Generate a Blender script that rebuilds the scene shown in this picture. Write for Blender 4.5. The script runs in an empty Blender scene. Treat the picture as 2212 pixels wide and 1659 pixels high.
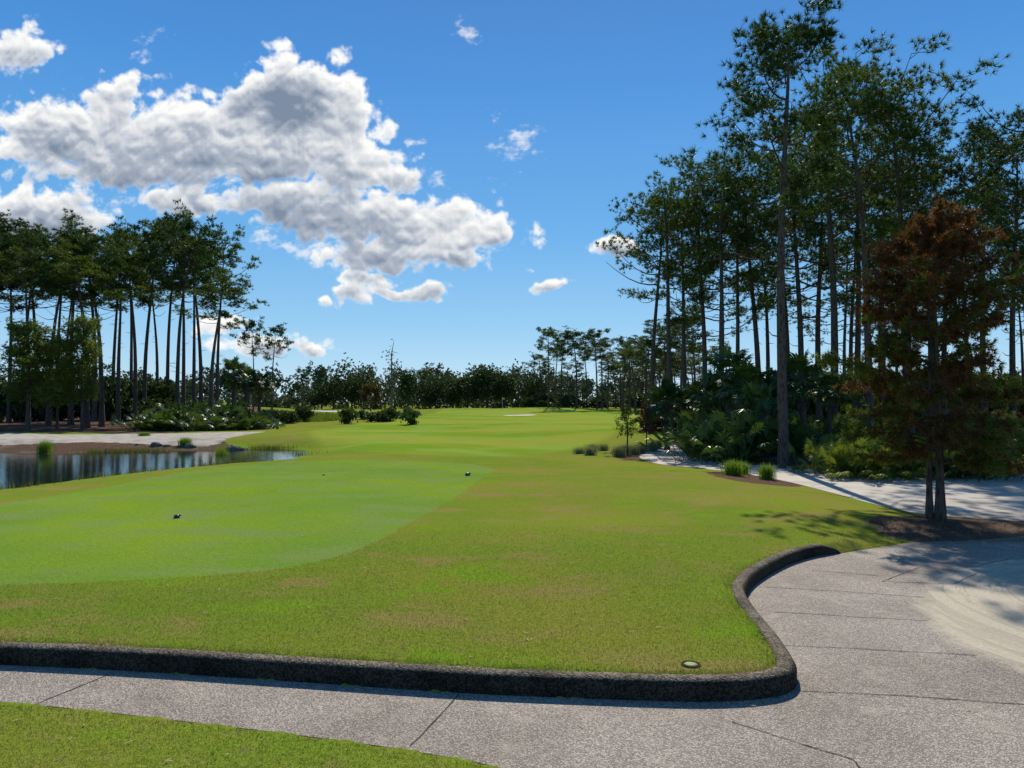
import bpy, math, numpy as np, time
from mathutils import Vector
from mathutils.geometry import delaunay_2d_cdt
T0=time.time()
rng=np.random.default_rng(11)
sc=bpy.context.scene
sc.view_settings.view_transform='Standard'; sc.view_settings.look='None'; sc.view_settings.exposure=0
F=1597.;CX=1106.;CY=829.5;HOR=868.;CAMH=2.0
PIT=math.atan((HOR-CY)/F)
# ---------- survey helpers: bearings measured from the viewpoint -> world ground coordinates
def S(u,v,z=0.):
    a=(u-CX)/F;b=(CY-v)/F
    dy=math.cos(PIT)-b*math.sin(PIT);dz=math.sin(PIT)+b*math.cos(PIT)
    t=(z-CAMH)/dz
    return (a*t,dy*t)
def at(u,d): return ((u-CX)/F*d,d)
def topz(v,d): return CAMH+(HOR-v)/F*d
def smooth(pts,closed=False,n=5):
    P=np.array(pts,float);m=len(P);out=[]
    for i in range(m if closed else m-1):
        if closed: p0,p1,p2,p3=P[(i-1)%m],P[i],P[(i+1)%m],P[(i+2)%m]
        else: p0,p1,p2,p3=P[max(i-1,0)],P[i],P[i+1],P[min(i+2,m-1)]
        for k in range(n):
            t=k/n
            out.append(0.5*((2*p1)+(-p0+p2)*t+(2*p0-5*p1+4*p2-p3)*t*t+(-p0+3*p1-3*p2+p3)*t**3))
    if not closed: out.append(P[-1])
    return np.array(out)
def sdf(P,X,Y):
    d=np.full(X.shape,1e18);ins=np.zeros(X.shape,bool);m=len(P)
    for i in range(m):
        ax,ay=P[i];bx,by=P[(i+1)%m];ex=bx-ax;ey=by-ay
        L=ex*ex+ey*ey
        if L<1e-12: continue
        t=np.clip(((X-ax)*ex+(Y-ay)*ey)/L,0,1)
        d=np.minimum(d,(X-ax-t*ex)**2+(Y-ay-t*ey)**2)
        if ay!=by:
            c=((ay>Y)!=(by>Y))&(X<(bx-ax)*(Y-ay)/(by-ay)+ax)
            ins^=c
    d=np.sqrt(d);return np.where(ins,-d,d)
def linedist(P,X,Y):
    d=np.full(X.shape,1e18)
    for i in range(len(P)-1):
        ax,ay=P[i];bx,by=P[i+1];ex=bx-ax;ey=by-ay;L=ex*ex+ey*ey+1e-12
        t=np.clip(((X-ax)*ex+(Y-ay)*ey)/L,0,1)
        d=np.minimum(d,(X-ax-t*ex)**2+(Y-ay-t*ey)**2)
    return np.sqrt(d)
def ss(x,a,b):
    t=np.clip((x-a)/(b-a),0,1);return t*t*(3-2*t)
# ---------- layout curves
RZ=-0.14
curb_c=smooth([(-14,7.15),(-8,6.5)]+[S(u,v,RZ) for u,v in [(0,1436),(290,1450),(600,1470),(1000,1497),(1300,1510),(1500,1516),(1620,1512),(1695,1500),(1722,1478),(1712,1450),(1680,1400),(1640,1350),(1614,1310),(1613,1286),(1640,1256),(1700,1222),(1760,1203),(1820,1195)]],False,6)
pen=[S(u,v,RZ) for u,v in [(1900,1182),(1990,1170),(2080,1168),(2212,1158),(2320,1145),(2320,1132),(2212,1126),(2080,1118),(1990,1110),(1900,1092),(1800,1065),(1700,1040),(1600,1022),(1500,1010),(1430,1003),(1388,992),(1385,981),(1425,967),(1480,952),(1500,940),(1490,925)]]
far=[S(u,v,RZ) for u,v in [(1520,925),(1535,940),(1510,955),(1495,965),(1490,980),(1530,995),(1600,1003),(1680,1006),(1780,1018),(1900,1030),(2050,1025),(2212,1010),(2500,1000)]]
near=[S(u,v,RZ) for u,v in [(1400,1800),(1250,1715),(1090,1662),(1000,1641),(800,1608),(500,1570),(200,1535),(0,1515)]]
rest=smooth(pen,False,4)
road=np.vstack([curb_c,rest,smooth(far,False,4),np.array([(34,14),(34,-8),(3.5,-8),(1.6,1.5)]),smooth(near,False,4),np.array([(-9,5.9),(-14,6.35)])])
lake=smooth([S(u,v,-.35) for u,v in [(-900,1120),(-300,1085),(0,1057),(150,1038),(300,1020),(430,1008),(590,1000),(655,982),(650,973),(560,970),(470,973),(300,976),(100,980),(0,977),(-300,975),(-900,972)]],True,5)
tee=smooth([S(u,v) for u,v in [(-500,1170),(0,1092),(200,1052),(400,1020),(560,1003),(760,998),(960,1000),(1062,1013),(1035,1040),(980,1078),(880,1132),(800,1172),(650,1215),(450,1240),(200,1257),(0,1263),(-600,1275)]],True,5)
fair=smooth([S(u,v) for u,v in [(760,972),(950,985),(1150,975),(1290,950),(1380,920),(1420,900),(1300,889),(1000,888),(850,903),(700,925),(680,948)]],True,4)
mul=[]
mul.append(smooth([S(u,v,RZ) for u,v in [(1885,1132),(1950,1116),(2060,1110),(2212,1115),(2400,1125),(2400,1165),(2212,1168),(2080,1172),(1990,1170),(1915,1160)]],True,4))
mul.append(smooth([S(u,v) for u,v in [(1500,960),(1560,1000),(1650,1014),(1780,1028),(1900,1038),(2050,1033),(2212,1017),(2600,1010),(2700,905),(2250,905),(2000,912),(1700,915),(1540,925)]],True,4))
mul.append(smooth([S(u,v) for u,v in [(1320,965),(1400,955),(1440,960),(1400,982),(1340,985)]],True,4))
mul.append(smooth([S(u,v) for u,v in [(1528,1012),(1600,1010),(1690,1018),(1740,1035),(1640,1042),(1550,1030)]],True,4))
mul.append(smooth([S(u,v) for u,v in [(-1200,935),(0,935),(250,934),(430,932),(560,925),(600,905),(520,893),(200,890),(-1200,890)]],True,4))
mul.append(smooth([S(u,v) for u,v in [(-1200,985),(-1200,952),(0,953),(200,953),(330,950),(480,951),(500,966),(300,982)]],True,4))
tan_=[smooth([S(u,v) for u,v in [(-1200,936),(0,939),(300,937),(560,935),(540,942),(500,949),(440,955),(250,955),(0,956),(-1200,956)]],True,4)]
bunk=[smooth([S(u,v) for u,v in [(1085,899),(1120,897.5),(1150,898),(1160,900),(1120,901)]],True,4),
      smooth([S(u,v) for u,v in [(640,893),(700,891),(760,892),(700,895)]],True,4)]
sandp=smooth([S(u,v,RZ) for u,v in [(1992,1295),(2015,1255),(2090,1225),(2212,1206),(2600,1190),(2900,1300),(2700,1520),(2400,1490),(2212,1447),(2130,1418),(2045,1372),(2003,1325)]],True,5)
mounds=[(S(1180,900)[0],150,22,10,0.9),(S(1290,900)[0]*1.0+6,170,26,12,0.8),(-42,120,16,9,0.9),(-60,140,25,12,1.1),(60,130,30,14,0.9),(4,95,20,12,0.35),(-22,60,10,6,-0.25),(14,48,9,9,0.25),(8,30,5,5,.12)]
def zf(X,Y):
    X=np.asarray(X,float);Y=np.asarray(Y,float)
    far_=ss(Y,11,30)
    b=0.14*np.sin(X*.13+1.)*np.sin(Y*.11+.6)*far_+0.07*np.sin(X*.31+Y*.12)*far_+0.035*np.sin(X*.9+1)*np.sin(Y*.8)*ss(Y,7,9)
    for mx,my,sx,sy,h in mounds: b=b+h*np.exp(-((X-mx)/sx)**2-((Y-my)/sy)**2)
    nearside=Y<4.9-0.19*X
    b=np.where(nearside,-0.125,b)
    sl=sdf(lake,X,Y)
    b=np.where(sl<0,-0.35+np.maximum(sl*.3,-.8),-0.35+(b+0.35)*ss(sl,-.1,3.6))
    sr=sdf(road,X,Y);dc=linedist(curb_c,X,Y)
    w=np.where(nearside,1.,ss(dc-np.maximum(sr,0),0.02,.9))
    cur=-0.2+(b+.2)*ss(sr,.02,.09)
    un=-0.146+(b+.146)*np.where(nearside,ss(sr,-.02,.1),ss(sr,.0,2.2))
    un=np.where(sr<-.25,-.2,un)
    return cur*(1-w)+un*w
def z1(x,y): return float(zf(np.array([x]),np.array([y]))[0])
# ---------- mesh builder
class MB:
    def __init__(s): s.v=[];s.f=[];s.n=0
    def add(s,V,Fa,mi=0):
        V=np.asarray(V,float).reshape(-1,3);Fa=np.asarray(Fa,int)
        s.v.append(V);s.f.append((Fa+s.n,mi));s.n+=len(V)
    def mesh(s,name,mats,smooth_mi=()):
        V=np.vstack(s.v).astype(np.float32);me=bpy.data.meshes.new(name)
        me.vertices.add(len(V));me.vertices.foreach_set('co',V.ravel())
        li=np.concatenate([f.ravel() for f,_ in s.f]);lt=np.concatenate([np.full(len(f),f.shape[1]) for f,_ in s.f])
        mi=np.concatenate([np.full(len(f),m) for f,m in s.f]);ls=np.concatenate([[0],np.cumsum(lt)[:-1]])
        me.loops.add(len(li));me.loops.foreach_set('vertex_index',li.astype(np.int32))
        me.polygons.add(len(lt));me.polygons.foreach_set('loop_start',ls.astype(np.int32));me.polygons.foreach_set('loop_total',lt.astype(np.int32))
        me.polygons.foreach_set('material_index',mi.astype(np.int32))
        sm=np.isin(mi,list(smooth_mi)) if len(smooth_mi) else np.zeros(len(mi),bool)
        me.polygons.foreach_set('use_smooth',sm)
        for m in mats: me.materials.append(m)
        me.update(calc_edges=True);me.validate();return me
def obj(name,me,loc=(0,0,0),rz=0,s=(1,1,1),rx=0,ry=0):
    o=bpy.data.objects.new(name,me);o.location=loc;o.rotation_euler=(rx,ry,rz);o.scale=s if hasattr(s,'__len__') else (s,s,s)
    sc.collection.objects.link(o);return o
def unit(a): return a/(np.linalg.norm(a,axis=-1,keepdims=True)+1e-9)
def tube(M,P,R,k=6,mi=0):
    P=np.asarray(P,float);n=len(P);T=unit(np.gradient(P,axis=0))
    ref=np.array([0.,1,0]) if abs(T[0][2])>.7 else np.array([0.,0,1])
    A=unit(np.cross(T,ref));B=np.cross(T,A)
    a=np.arange(k)/k*2*np.pi;R=np.asarray(R,float)
    V=P[:,None]+R[:,None,None]*(np.cos(a)[None,:,None]*A[:,None]+np.sin(a)[None,:,None]*B[:,None])
    i=np.arange(n-1)[:,None]*k;j=np.arange(k)[None];j2=(j+1)%k
    Q=np.stack([i+j,i+j2,i+k+j2,i+k+j],-1).reshape(-1,4)
    M.add(V,Q,mi)
def tufts(M,C,D,k,L,w,mi=0,bias=1.0,rg=rng,diamond=False):
    C=np.asarray(C,float);D=np.asarray(D,float);n=len(C)
    d=unit(np.repeat(unit(D)*bias,k,0)+rg.normal(size=(n*k,3))*.75)
    c=np.repeat(C,k,0);l=L*rg.uniform(.65,1.1,(n*k,1))
    s=unit(np.cross(d,rg.normal(size=(n*k,3))))*w/2
    if diamond:
        mid=c+d*l*.5
        V=np.stack([c,mid+s,c+d*l,mid-s],1).reshape(-1,3);Fa=np.arange(n*k*4).reshape(-1,4)
    else:
        V=np.stack([c-s,c+s,c+d*l],1).reshape(-1,3);Fa=np.arange(n*k*3).reshape(-1,3)
    M.add(V,Fa,mi)
# ---------- node helpers
class G:
    def __init__(s,nt): s.nt=nt
    def n(s,t,ins=None,**pr):
        nd=s.nt.nodes.new(t)
        for k,v in pr.items(): setattr(nd,k,v)
        if ins:
            for k,v in ins.items():
                sk=nd.inputs[k]
                if isinstance(v,bpy.types.NodeSocket): s.nt.links.new(v,sk)
                else: sk.default_value=v
        return nd
    def m(s,op,a,b=0.,c=None,clamp=False):
        i={0:a,1:b}
        if c is not None:i[2]=c
        return s.n('ShaderNodeMath',i,operation=op,use_clamp=clamp).outputs[0]
    def vm(s,op,a,b=(0,0,0)):
        nd=s.n('ShaderNodeVectorMath',{0:a,1:b},operation=op);return nd.outputs['Value'] if op in('LENGTH','DOT_PRODUCT') else nd.outputs[0]
    def mr(s,x,a,b,c=0.,d=1.,sm=True):
        return s.n('ShaderNodeMapRange',{0:x,1:a,2:b,3:c,4:d},interpolation_type='SMOOTHSTEP' if sm else 'LINEAR').outputs[0]
    def mix(s,f,a,b,bt='MIX'):
        c=lambda v:(v[0],v[1],v[2],1) if isinstance(v,tuple) else v
        return s.n('ShaderNodeMix',{0:f,6:c(a),7:c(b)},data_type='RGBA',blend_type=bt,clamp_factor=True).outputs[2]
    def noise(s,vec,sc_,det=3.,r=.55,dis=0.):
        nd=s.n('ShaderNodeTexNoise',{'Scale':sc_,'Detail':det,'Roughness':r,'Distortion':dis})
        if vec is not None: s.nt.links.new(vec,nd.inputs['Vector'])
        return nd
    def nf(s,*a,**k): return s.noise(*a,**k).outputs[0]
def newmat(name):
    m=bpy.data.materials.new(name);m.use_nodes=True;m.node_tree.nodes.clear();g=G(m.node_tree)
    return m,g
def out(g,sh): g.nt.links.new(sh,g.n('ShaderNodeOutputMaterial').inputs[0])
def grey(g,v):
    c=g.n('ShaderNodeCombineColor',{0:v,1:v,2:v});return c.outputs[0]
def pbsdf(g,col,rough=.8,spec=.2,normal=None):
    b=g.n('ShaderNodeBsdfPrincipled',{'Base Color':col if not isinstance(col,tuple) else (*col,1),'Roughness':rough,'Specular IOR Level':spec})
    if normal is not None: g.nt.links.new(normal,b.inputs['Normal'])
    return b.outputs[0]
def bump(g,h,st,dist): return g.n('ShaderNodeBump',{'Height':h,'Strength':st,'Distance':dist}).outputs[0]
def grasscol(g,pos,tee_,fair_=None):
    n0=g.nf(g.vm('MULTIPLY',pos,(.035,.09,1)),1.,3.,.6)
    n1=g.nf(pos,.22,3.,.5);n2=g.nf(g.vm('MULTIPLY',pos,(.7,1.1,1)),.9,3.,.6);n3=g.nf(pos,6.,2.,.6)
    c=g.mix(g.mr(n1,.36,.62),(.150,.215,.022),(.205,.220,.030))
    c=g.mix(g.mr(n2,.5,.70),c,(.245,.205,.055))
    c=g.mix(g.mr(n2,.47,.3),c,(.165,.255,.018))
    c=g.mix(g.m('MULTIPLY',g.mr(n0,.52,.66),.5),c,(.235,.215,.045))
    c=g.mix(g.m('MULTIPLY',g.mr(n3,.5,.8),.4),c,(.25,.19,.07))
    f=g.mix(g.mr(n0,.42,.56),(.165,.255,.022),(.26,.285,.040))
    f=g.mix(g.mr(n1,.48,.64),f,(.21,.30,.045))
    if fair_ is not None: c=g.mix(fair_,c,f)
    t=g.mix(g.mr(n1,.38,.65),(.145,.245,.032),(.195,.285,.024))
    t=g.mix(g.mr(n2,.42,.7),t,(.18,.25,.06))
    t=g.mix(g.m('MULTIPLY',g.mr(n0,.5,.64),.5),t,(.22,.29,.04))
    return g.mix(tee_,c,t)
def leaf(name,c1,c2,tr=.35,c3=None,spec=.2,rough=.55):
    m,g=newmat(name)
    pos=g.n('ShaderNodeNewGeometry');oi=g.n('ShaderNodeObjectInfo')
    f=g.m('ADD',g.m('MULTIPLY',pos.outputs['Random Per Island'],.6),g.m('MULTIPLY',oi.outputs['Random'],.4))
    c=g.mix(f,c1,c2)
    if c3: c=g.mix(g.mr(g.nf(pos.outputs['Position'],.16,1.),.54,.66),c,c3)
    p=pbsdf(g,c,rough,spec);t=g.n('ShaderNodeBsdfTranslucent',{0:g.mix(1.,c,(1.35,1.35,.5),'MULTIPLY')}).outputs[0]
    ms=g.n('ShaderNodeMixShader',{0:tr,1:p,2:t});out(g,ms.outputs[0]);return m
def bark(name,c1,c2):
    m,g=newmat(name);tc=g.n('ShaderNodeNewGeometry').outputs['Position']
    mp=g.vm('MULTIPLY',tc,(1,1,.3));v=g.n('ShaderNodeTexVoronoi',{'Vector':mp,'Scale':14.}).outputs[0]
    c=g.mix(g.mr(v,.1,.6),c1,c2)
    out(g,pbsdf(g,c,.95,.1,bump(g,v,.8,.03)));return m
M_needle=leaf('pine_needles',(.025,.058,.015),(.065,.105,.022),.30)
M_needle_l=leaf('pine_needles_light',(.045,.08,.014),(.10,.135,.024),.38)
M_bark=bark('pine_bark',(.045,.034,.029),(.115,.085,.067))
M_dead=bark('dead_wood',(.10,.09,.08),(.17,.15,.13))
M_cyg=leaf('cypress_green',(.07,.11,.018),(.14,.17,.028),.4)
M_cygl=leaf('young_cypress_green',(.10,.14,.03),(.19,.22,.045),.45)
M_cyr=leaf('cypress_rust',(.10,.046,.02),(.20,.085,.032),.35)
M_palm=leaf('palm_leaf',(.04,.08,.02),(.085,.135,.03),.28,spec=.28,rough=.42)
M_palmy=leaf('palmetto_yellow',(.08,.125,.018),(.16,.185,.028),.35)
M_oak=leaf('oak_leaf',(.028,.052,.016),(.052,.082,.024),.28)
M_fargreen=leaf('distant_leaf',(.038,.066,.034),(.066,.095,.048),.22,c3=(.08,.072,.038))  # distance haze mixed into the leaf colour: lighter and bluer
M_grassy=leaf('ornamental_grass',(.10,.18,.02),(.18,.26,.03),.4)
M_grassg=leaf('grey_grass',(.16,.19,.10),(.24,.25,.15),.3)
M_reed=leaf('reeds',(.09,.11,.02),(.17,.16,.045),.3)
M_marsh=leaf('marsh_plants',(.08,.13,.02),(.19,.22,.04),.35)
M_straw=leaf('straw',(.14,.08,.045),(.26,.17,.10),.1)
# ---------- ground
def axis(lo,hi,fine,gr,ext):
    a=list(np.arange(lo,hi+1e-6,fine));s=fine;x=a[-1]
    while x<ext: s*=gr;x+=s;a.append(x)
    s=fine;x=a[0];b=[]
    while x>-ext: s*=gr;x-=s;b.append(x)
    return np.array(b[::-1]+a)
xs=axis(-6.5,8.5,.115,1.024,3500);ys=axis(3.4,13.5,.115,1.024,3500);ys=ys[ys>-600]
keep=[i for i,y in enumerate(ys) if y>1 or i%3==0];ys=ys[keep]
X,Y=np.meshgrid(xs,ys);nx=len(xs);ny=len(ys);Xf=X.ravel();Yf=Y.ravel()
Z=zf(Xf,Yf)
M=MB();i=(np.arange(ny-1)[:,None]*nx+np.arange(nx-1)[None]).ravel()
M.add(np.stack([Xf,Yf,Z],1),np.stack([i,i+1,i+nx+1,i+nx],1))
def att(me,name,val):
    a=me.attributes.new(name,'FLOAT','POINT');a.data.foreach_set('value',np.clip(val,-4,4).astype(np.float32))
m,g=newmat('ground');pos=g.n('ShaderNodeNewGeometry').outputs['Position']
A=lambda nm:g.n('ShaderNodeAttribute',attribute_name=nm).outputs['Fac']
nj=g.nf(pos,3.,3.,.6);nfine=g.nf(pos,90.,2.,.7);nmid=g.nf(pos,22.,2.,.65)
teem=g.mr(g.m('ADD',A('tee'),g.m('MULTIPLY',g.m('SUBTRACT',nj,.5),.10)),.04,-.02)
c=grasscol(g,pos,teem,g.mr(A('fair'),.5,-.5))
v=g.m('ADD',g.m('MULTIPLY',nfine,.9),g.m('ADD',g.m('MULTIPLY',nmid,.6),.3))
c=g.mix(1.,c,grey(g,v),'MULTIPLY')
mc=g.mix(g.mr(nmid,.35,.65),(.06,.036,.025),(.20,.13,.085))
mc=g.mix(g.mr(g.nf(pos,.8,3.),.55,.75),mc,(.24,.18,.125))
mm=g.mr(g.m('ADD',A('mulch'),g.m('MULTIPLY',g.m('SUBTRACT',nj,.5),.5)),.04,-.04)
c=g.mix(mm,c,mc)
tc_=g.mix(g.mr(g.nf(pos,1.5,4.),.4,.65),(.50,.45,.36),(.36,.31,.24))
c=g.mix(g.mr(g.m('ADD',A('tan'),g.m('MULTIPLY',g.m('SUBTRACT',nj,.5),.6)),.1,-.1),c,tc_)
c=g.mix(g.mr(A('bunker'),.2,-.2),c,(.60,.56,.48))
h=g.m('ADD',nfine,g.m('MULTIPLY',nmid,1.5))
out(g,pbsdf(g,c,1.,.0,bump(g,h,.5,.025)));M_ground=m
me=M.mesh('ground',[m],(0,))
att(me,'tee',sdf(tee,Xf,Yf));att(me,'fair',sdf(fair,Xf,Yf))
att(me,'mulch',np.minimum.reduce([sdf(p,Xf,Yf) for p in mul]))
att(me,'tan',np.minimum.reduce([sdf(p,Xf,Yf) for p in tan_]))
att(me,'bunker',np.minimum.reduce([sdf(p,Xf,Yf) for p in bunk]))
obj('ground',me)
print('ground',len(Xf),time.time()-T0)
# ---------- cart path (one paved sheet)
gx,gy=np.meshgrid(np.arange(-14,20,.25),np.arange(-8,16,.25));gx=gx.ravel();gy=gy.ravel()
k=sdf(road,gx,gy)<-.08;gx=gx[k];gy=gy[k]
pts=[Vector(p) for p in road]+[Vector((a,b)) for a,b in zip(gx,gy)];nr=len(road)
res=delaunay_2d_cdt(pts,[(i,(i+1)%nr) for i in range(nr)],[],0,1e-5)
V=np.array([(p[0],p[1],RZ) for p in res[0]]);Fc=np.array([f for f in res[2] if len(f)==3])
cen=V[Fc].mean(1);Fc=Fc[sdf(road,cen[:,0],cen[:,1])<0]
a=V[Fc];cr=np.cross(a[:,1]-a[:,0],a[:,2]-a[:,0])[:,2];Fc[cr<0]=Fc[cr<0][:,::-1]
M=MB();M.add(V,Fc)
m,g=newmat('aggregate_concrete');pos=g.n('ShaderNodeNewGeometry').outputs['Position']
vor=g.n('ShaderNodeTexVoronoi',{'Vector':pos,'Scale':95.})
pv=g.n('ShaderNodeSeparateColor',{0:vor.outputs['Color']}).outputs[0]
c=g.mix(g.mr(pv,.15,.9,sm=False),(.20,.163,.128),(.62,.52,.41))
c=g.mix(g.mr(vor.outputs['Distance'],.35,.75),c,(.21,.17,.13))
big=g.nf(pos,.8,4.,.6);c=g.mix(g.mr(big,.35,.7),c,g.mix(1.,c,(.72,.70,.68),'MULTIPLY'))
st=g.nf(pos,4.,4.,.65);c=g.mix(g.m('MULTIPLY',g.mr(st,.52,.75),.45),c,(.48,.40,.29))
sm_=g.n('ShaderNodeAttribute',attribute_name='sand').outputs['Fac']
sn=g.nf(pos,2.2,5.,.65);fmask=g.mr(g.m('ADD',sm_,g.m('MULTIPLY',g.m('SUBTRACT',sn,.5),.55)),.12,-.1)
# wheel tracks: long curved streaks (polar stretch about the turning centre of the carts)
cx,cy=S(2700,1330,RZ)
rel=g.vm('SUBTRACT',pos,(cx,cy,0));rr=g.vm('LENGTH',rel);sp=g.n('ShaderNodeSeparateXYZ',{0:rel});an=g.m('ARCTAN2',sp.outputs[1],sp.outputs[0])
pv2=g.n('ShaderNodeCombineXYZ',{0:g.m('MULTIPLY',rr,6.),1:g.m('MULTIPLY',g.m('ABSOLUTE',an),1.6),2:0.}).outputs[0]
tr=g.mr(g.nf(pv2,1.2,3.,.5,.6),.49,.60)
sc1=g.mix(g.mr(g.nf(pos,40.,3.),.3,.7),(.42,.35,.24),(.54,.455,.31));sc1=g.mix(g.m('MULTIPLY',tr,.5),sc1,(.32,.265,.19))
far_m=g.mr(g.n('ShaderNodeSeparateXYZ',{0:pos}).outputs[1],12.5,15.)
c=g.mix(far_m,c,g.mix(g.mr(big,.4,.7),(.54,.47,.37),(.40,.34,.26)))
c=g.mix(g.m('MULTIPLY',fmask,.93),c,sc1)
hh=g.m('ADD',g.m('MULTIPLY',vor.outputs['Distance'],g.m('SUBTRACT',1.,fmask)),g.m('MULTIPLY',g.m('MULTIPLY',tr,fmask),-1.6))
out(g,pbsdf(g,c,.75,.22,bump(g,hh,.6,.009)))
me=M.mesh('cart_path',[m]);att(me,'sand',sdf(sandp,V[:,0],V[:,1]));cp=obj('cart_path',me)
mj,g=newmat('joint');out(g,pbsdf(g,(.07,.06,.05),.95,.05))
M=MB()
for (a,b) in [((78,1522),(238,1457)),((885,1612),(990,1501)),((1722,1493),(1950,1503)),((1950,1503),(2212,1522)),((1692,1394),(1870,1402)),((1870,1402),(2110,1416)),((1660,1322),(1830,1332)),((1830,1332),(2000,1340)),((1650,1268),(1820,1278)),((1820,1278),(1995,1290)),((1905,1256),(1985,1226)),((1985,1226),(2110,1238)),((1905,1256),(2060,1262)),((2060,1262),(2110,1240)),((1755,1232),(1900,1244)),((1960,1208),(2110,1224)),((2110,1224),(2180,1208)),((1580,1560),(1840,1640)),((1840,1640),(1900,1700))]:
    p=np.array(S(*a,RZ));q=np.array(S(*b,RZ));d=unit(q-p);nn=np.array([-d[1],d[0]])
    K=13;t=np.linspace(0,1,K)[:,None];jit=np.cumsum(rng.normal(size=(K,1))*.003,0);wd_=rng.uniform(.0025,.006,(K,1))
    L=p+(q-p)*t+nn*jit
    V=np.concatenate([np.hstack([L-nn*wd_,np.full((K,1),RZ+.004)]),np.hstack([L+nn*wd_,np.full((K,1),RZ+.004)])])
    r=np.arange(K-1);M.add(V,np.stack([r,r+1,r+1+K,r+K],1))
o=obj('expansion_joints',M.mesh('expansion_joints',[mj]));o.parent=cp
# ---------- curb
prof=np.array([(0,-.2),(.0,-.06),(.008,-.025),(.03,.0),(.06,.01),(.12,.01),(.15,-.002),(.165,-.05)])
seg=np.concatenate([[0],np.cumsum(np.linalg.norm(np.diff(curb_c,axis=0),axis=1))]);tt=np.arange(0,seg[-1],.06)
cc=np.stack([np.interp(tt,seg,curb_c[:,k]) for k in(0,1)],1);T=unit(np.gradient(cc,axis=0))
for _ in range(2): T[1:-1]=unit(T[:-2]+T[1:-1]+T[2:])
Nn=np.stack([-T[:,1],T[:,0]],1)
n=len(cc);kk=len(prof);end=np.clip((tt[-1]-tt)/.35,0,1)**.5
jit=rng.normal(size=(n,kk))*.0018
V=np.zeros((n,kk,3));V[:,:,:2]=cc[:,None]+Nn[:,None]*(prof[None,:,0:1]+jit[...,None]);V[:,:,2]=RZ+(prof[None,:,1]-RZ)*np.where(prof[:,1]>-.19,end[:,None]*.999+.001,1)+jit
i=(np.arange(n-1)[:,None]*kk+np.arange(kk-1)[None]).ravel();M=MB();M.add(V,np.stack([i,i+kk,i+kk+1,i+1],1))
e=(n-1)*kk;M.f.append((np.array([[e+q for q in range(kk)]]),0))
m,g=newmat('curb_concrete');pos=g.n('ShaderNodeNewGeometry').outputs['Position']
vo=g.n('ShaderNodeTexVoronoi',{'Vector':pos,'Scale':80.})
c=g.mix(g.mr(g.n('ShaderNodeSeparateColor',{0:vo.outputs['Color']}).outputs[0],.2,.9),(.045,.038,.028),(.16,.135,.10))
c=g.mix(g.mr(g.nf(pos,2.5,4.),.4,.7),c,g.mix(1.,c,(.5,.48,.45),'MULTIPLY'))
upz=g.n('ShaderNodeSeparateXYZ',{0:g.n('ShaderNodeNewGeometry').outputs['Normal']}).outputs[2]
c=g.mix(g.mr(upz,.6,.95),g.mix(1.,c,(.45,.43,.4),'MULTIPLY'),g.mix(1.,c,(1.8,1.7,1.55),'MULTIPLY'))  # painted shade: upright faces darkened, top lightened as if sunlit
out(g,pbsdf(g,c,.85,.12,bump(g,vo.outputs[0],.8,.012)))
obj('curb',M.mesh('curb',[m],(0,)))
# ---------- lake
M=MB();l=lake;mn=l.min(0)-4;mx=l.max(0)+4
M.add([(mn[0],mn[1],-.35),(mx[0],mn[1],-.35),(mx[0],mx[1],-.35),(mn[0],mx[1],-.35)],[[0,1,2,3]])
m,g=newmat('water');pos=g.n('ShaderNodeNewGeometry').outputs['Position']
b=g.n('ShaderNodeBsdfPrincipled',{'Base Color':(.010,.018,.015,1),'Roughness':.03,'IOR':1.33,'Specular IOR Level':.5})
g.nt.links.new(bump(g,g.nf(g.vm('MULTIPLY',pos,(1,1.6,1)),4.5,3.,.6),.15,.03),b.inputs['Normal']);out(g,b.outputs[0])
obj('lake',M.mesh('lake',[m]))
# ---------- lawn blades near the viewer
n=700000;x=rng.uniform(-7,6,n);y=rng.uniform(3.6,12,n)
k=(np.abs(x)/y<.8)&(rng.uniform(size=n)<np.clip(1.15-(y-4)/8,0.02,1)**1.3);x=x[k];y=y[k]
sr=sdf(road,x,y);dc=linedist(curb_c,x,y);k=(sr>0)&~((dc-sr<.3)&(sr<.14))&(sdf(mul[0],x,y)>0);x=x[k];y=y[k]
n=len(x);z=zf(x,y);tm=sdf(tee,x,y)<0
L=np.where(tm,.006,.014)*rng.uniform(.5,1.4,n);az=rng.uniform(0,2*np.pi,n);ln=rng.uniform(.3,1.6,n)
sr=sdf(road,x,y);L=np.where((sr<.24)&(y>4.9-.19*x),L*1.6,L)
w=.0019*np.sqrt(y/4.5)
P=np.stack([x,y,z-.002],1);s=np.stack([np.cos(az),np.sin(az),0*az],1)*w[:,None];tip=P+np.stack([-np.sin(az)*ln*L,np.cos(az)*ln*L,L],1)
M=MB();M.add(np.stack([P-s,P+s,tip],1).reshape(-1,3),np.arange(3*n).reshape(-1,3))
m,g=newmat('lawn_blade');gg=g.n('ShaderNodeNewGeometry');pos=gg.outputs['Position']
teem=g.n('ShaderNodeAttribute',attribute_name='teeb').outputs['Fac']
c=grasscol(g,pos,teem);c=g.mix(1.,c,grey(g,g.mr(gg.outputs['Random Per Island'],0.,1.,.6,1.5,False)),'MULTIPLY')
ms=g.n('ShaderNodeMixShader',{0:.45,1:pbsdf(g,c,.6,.12),2:g.n('ShaderNodeBsdfTranslucent',{0:c}).outputs[0]});out(g,ms.outputs[0])
me=M.mesh('lawn_grass',[m]);a=me.attributes.new('teeb','FLOAT','POINT');a.data.foreach_set('value',np.repeat(tm,3).astype(np.float32))
obj('lawn_grass',me);print('blades',n,time.time()-T0)
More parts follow.
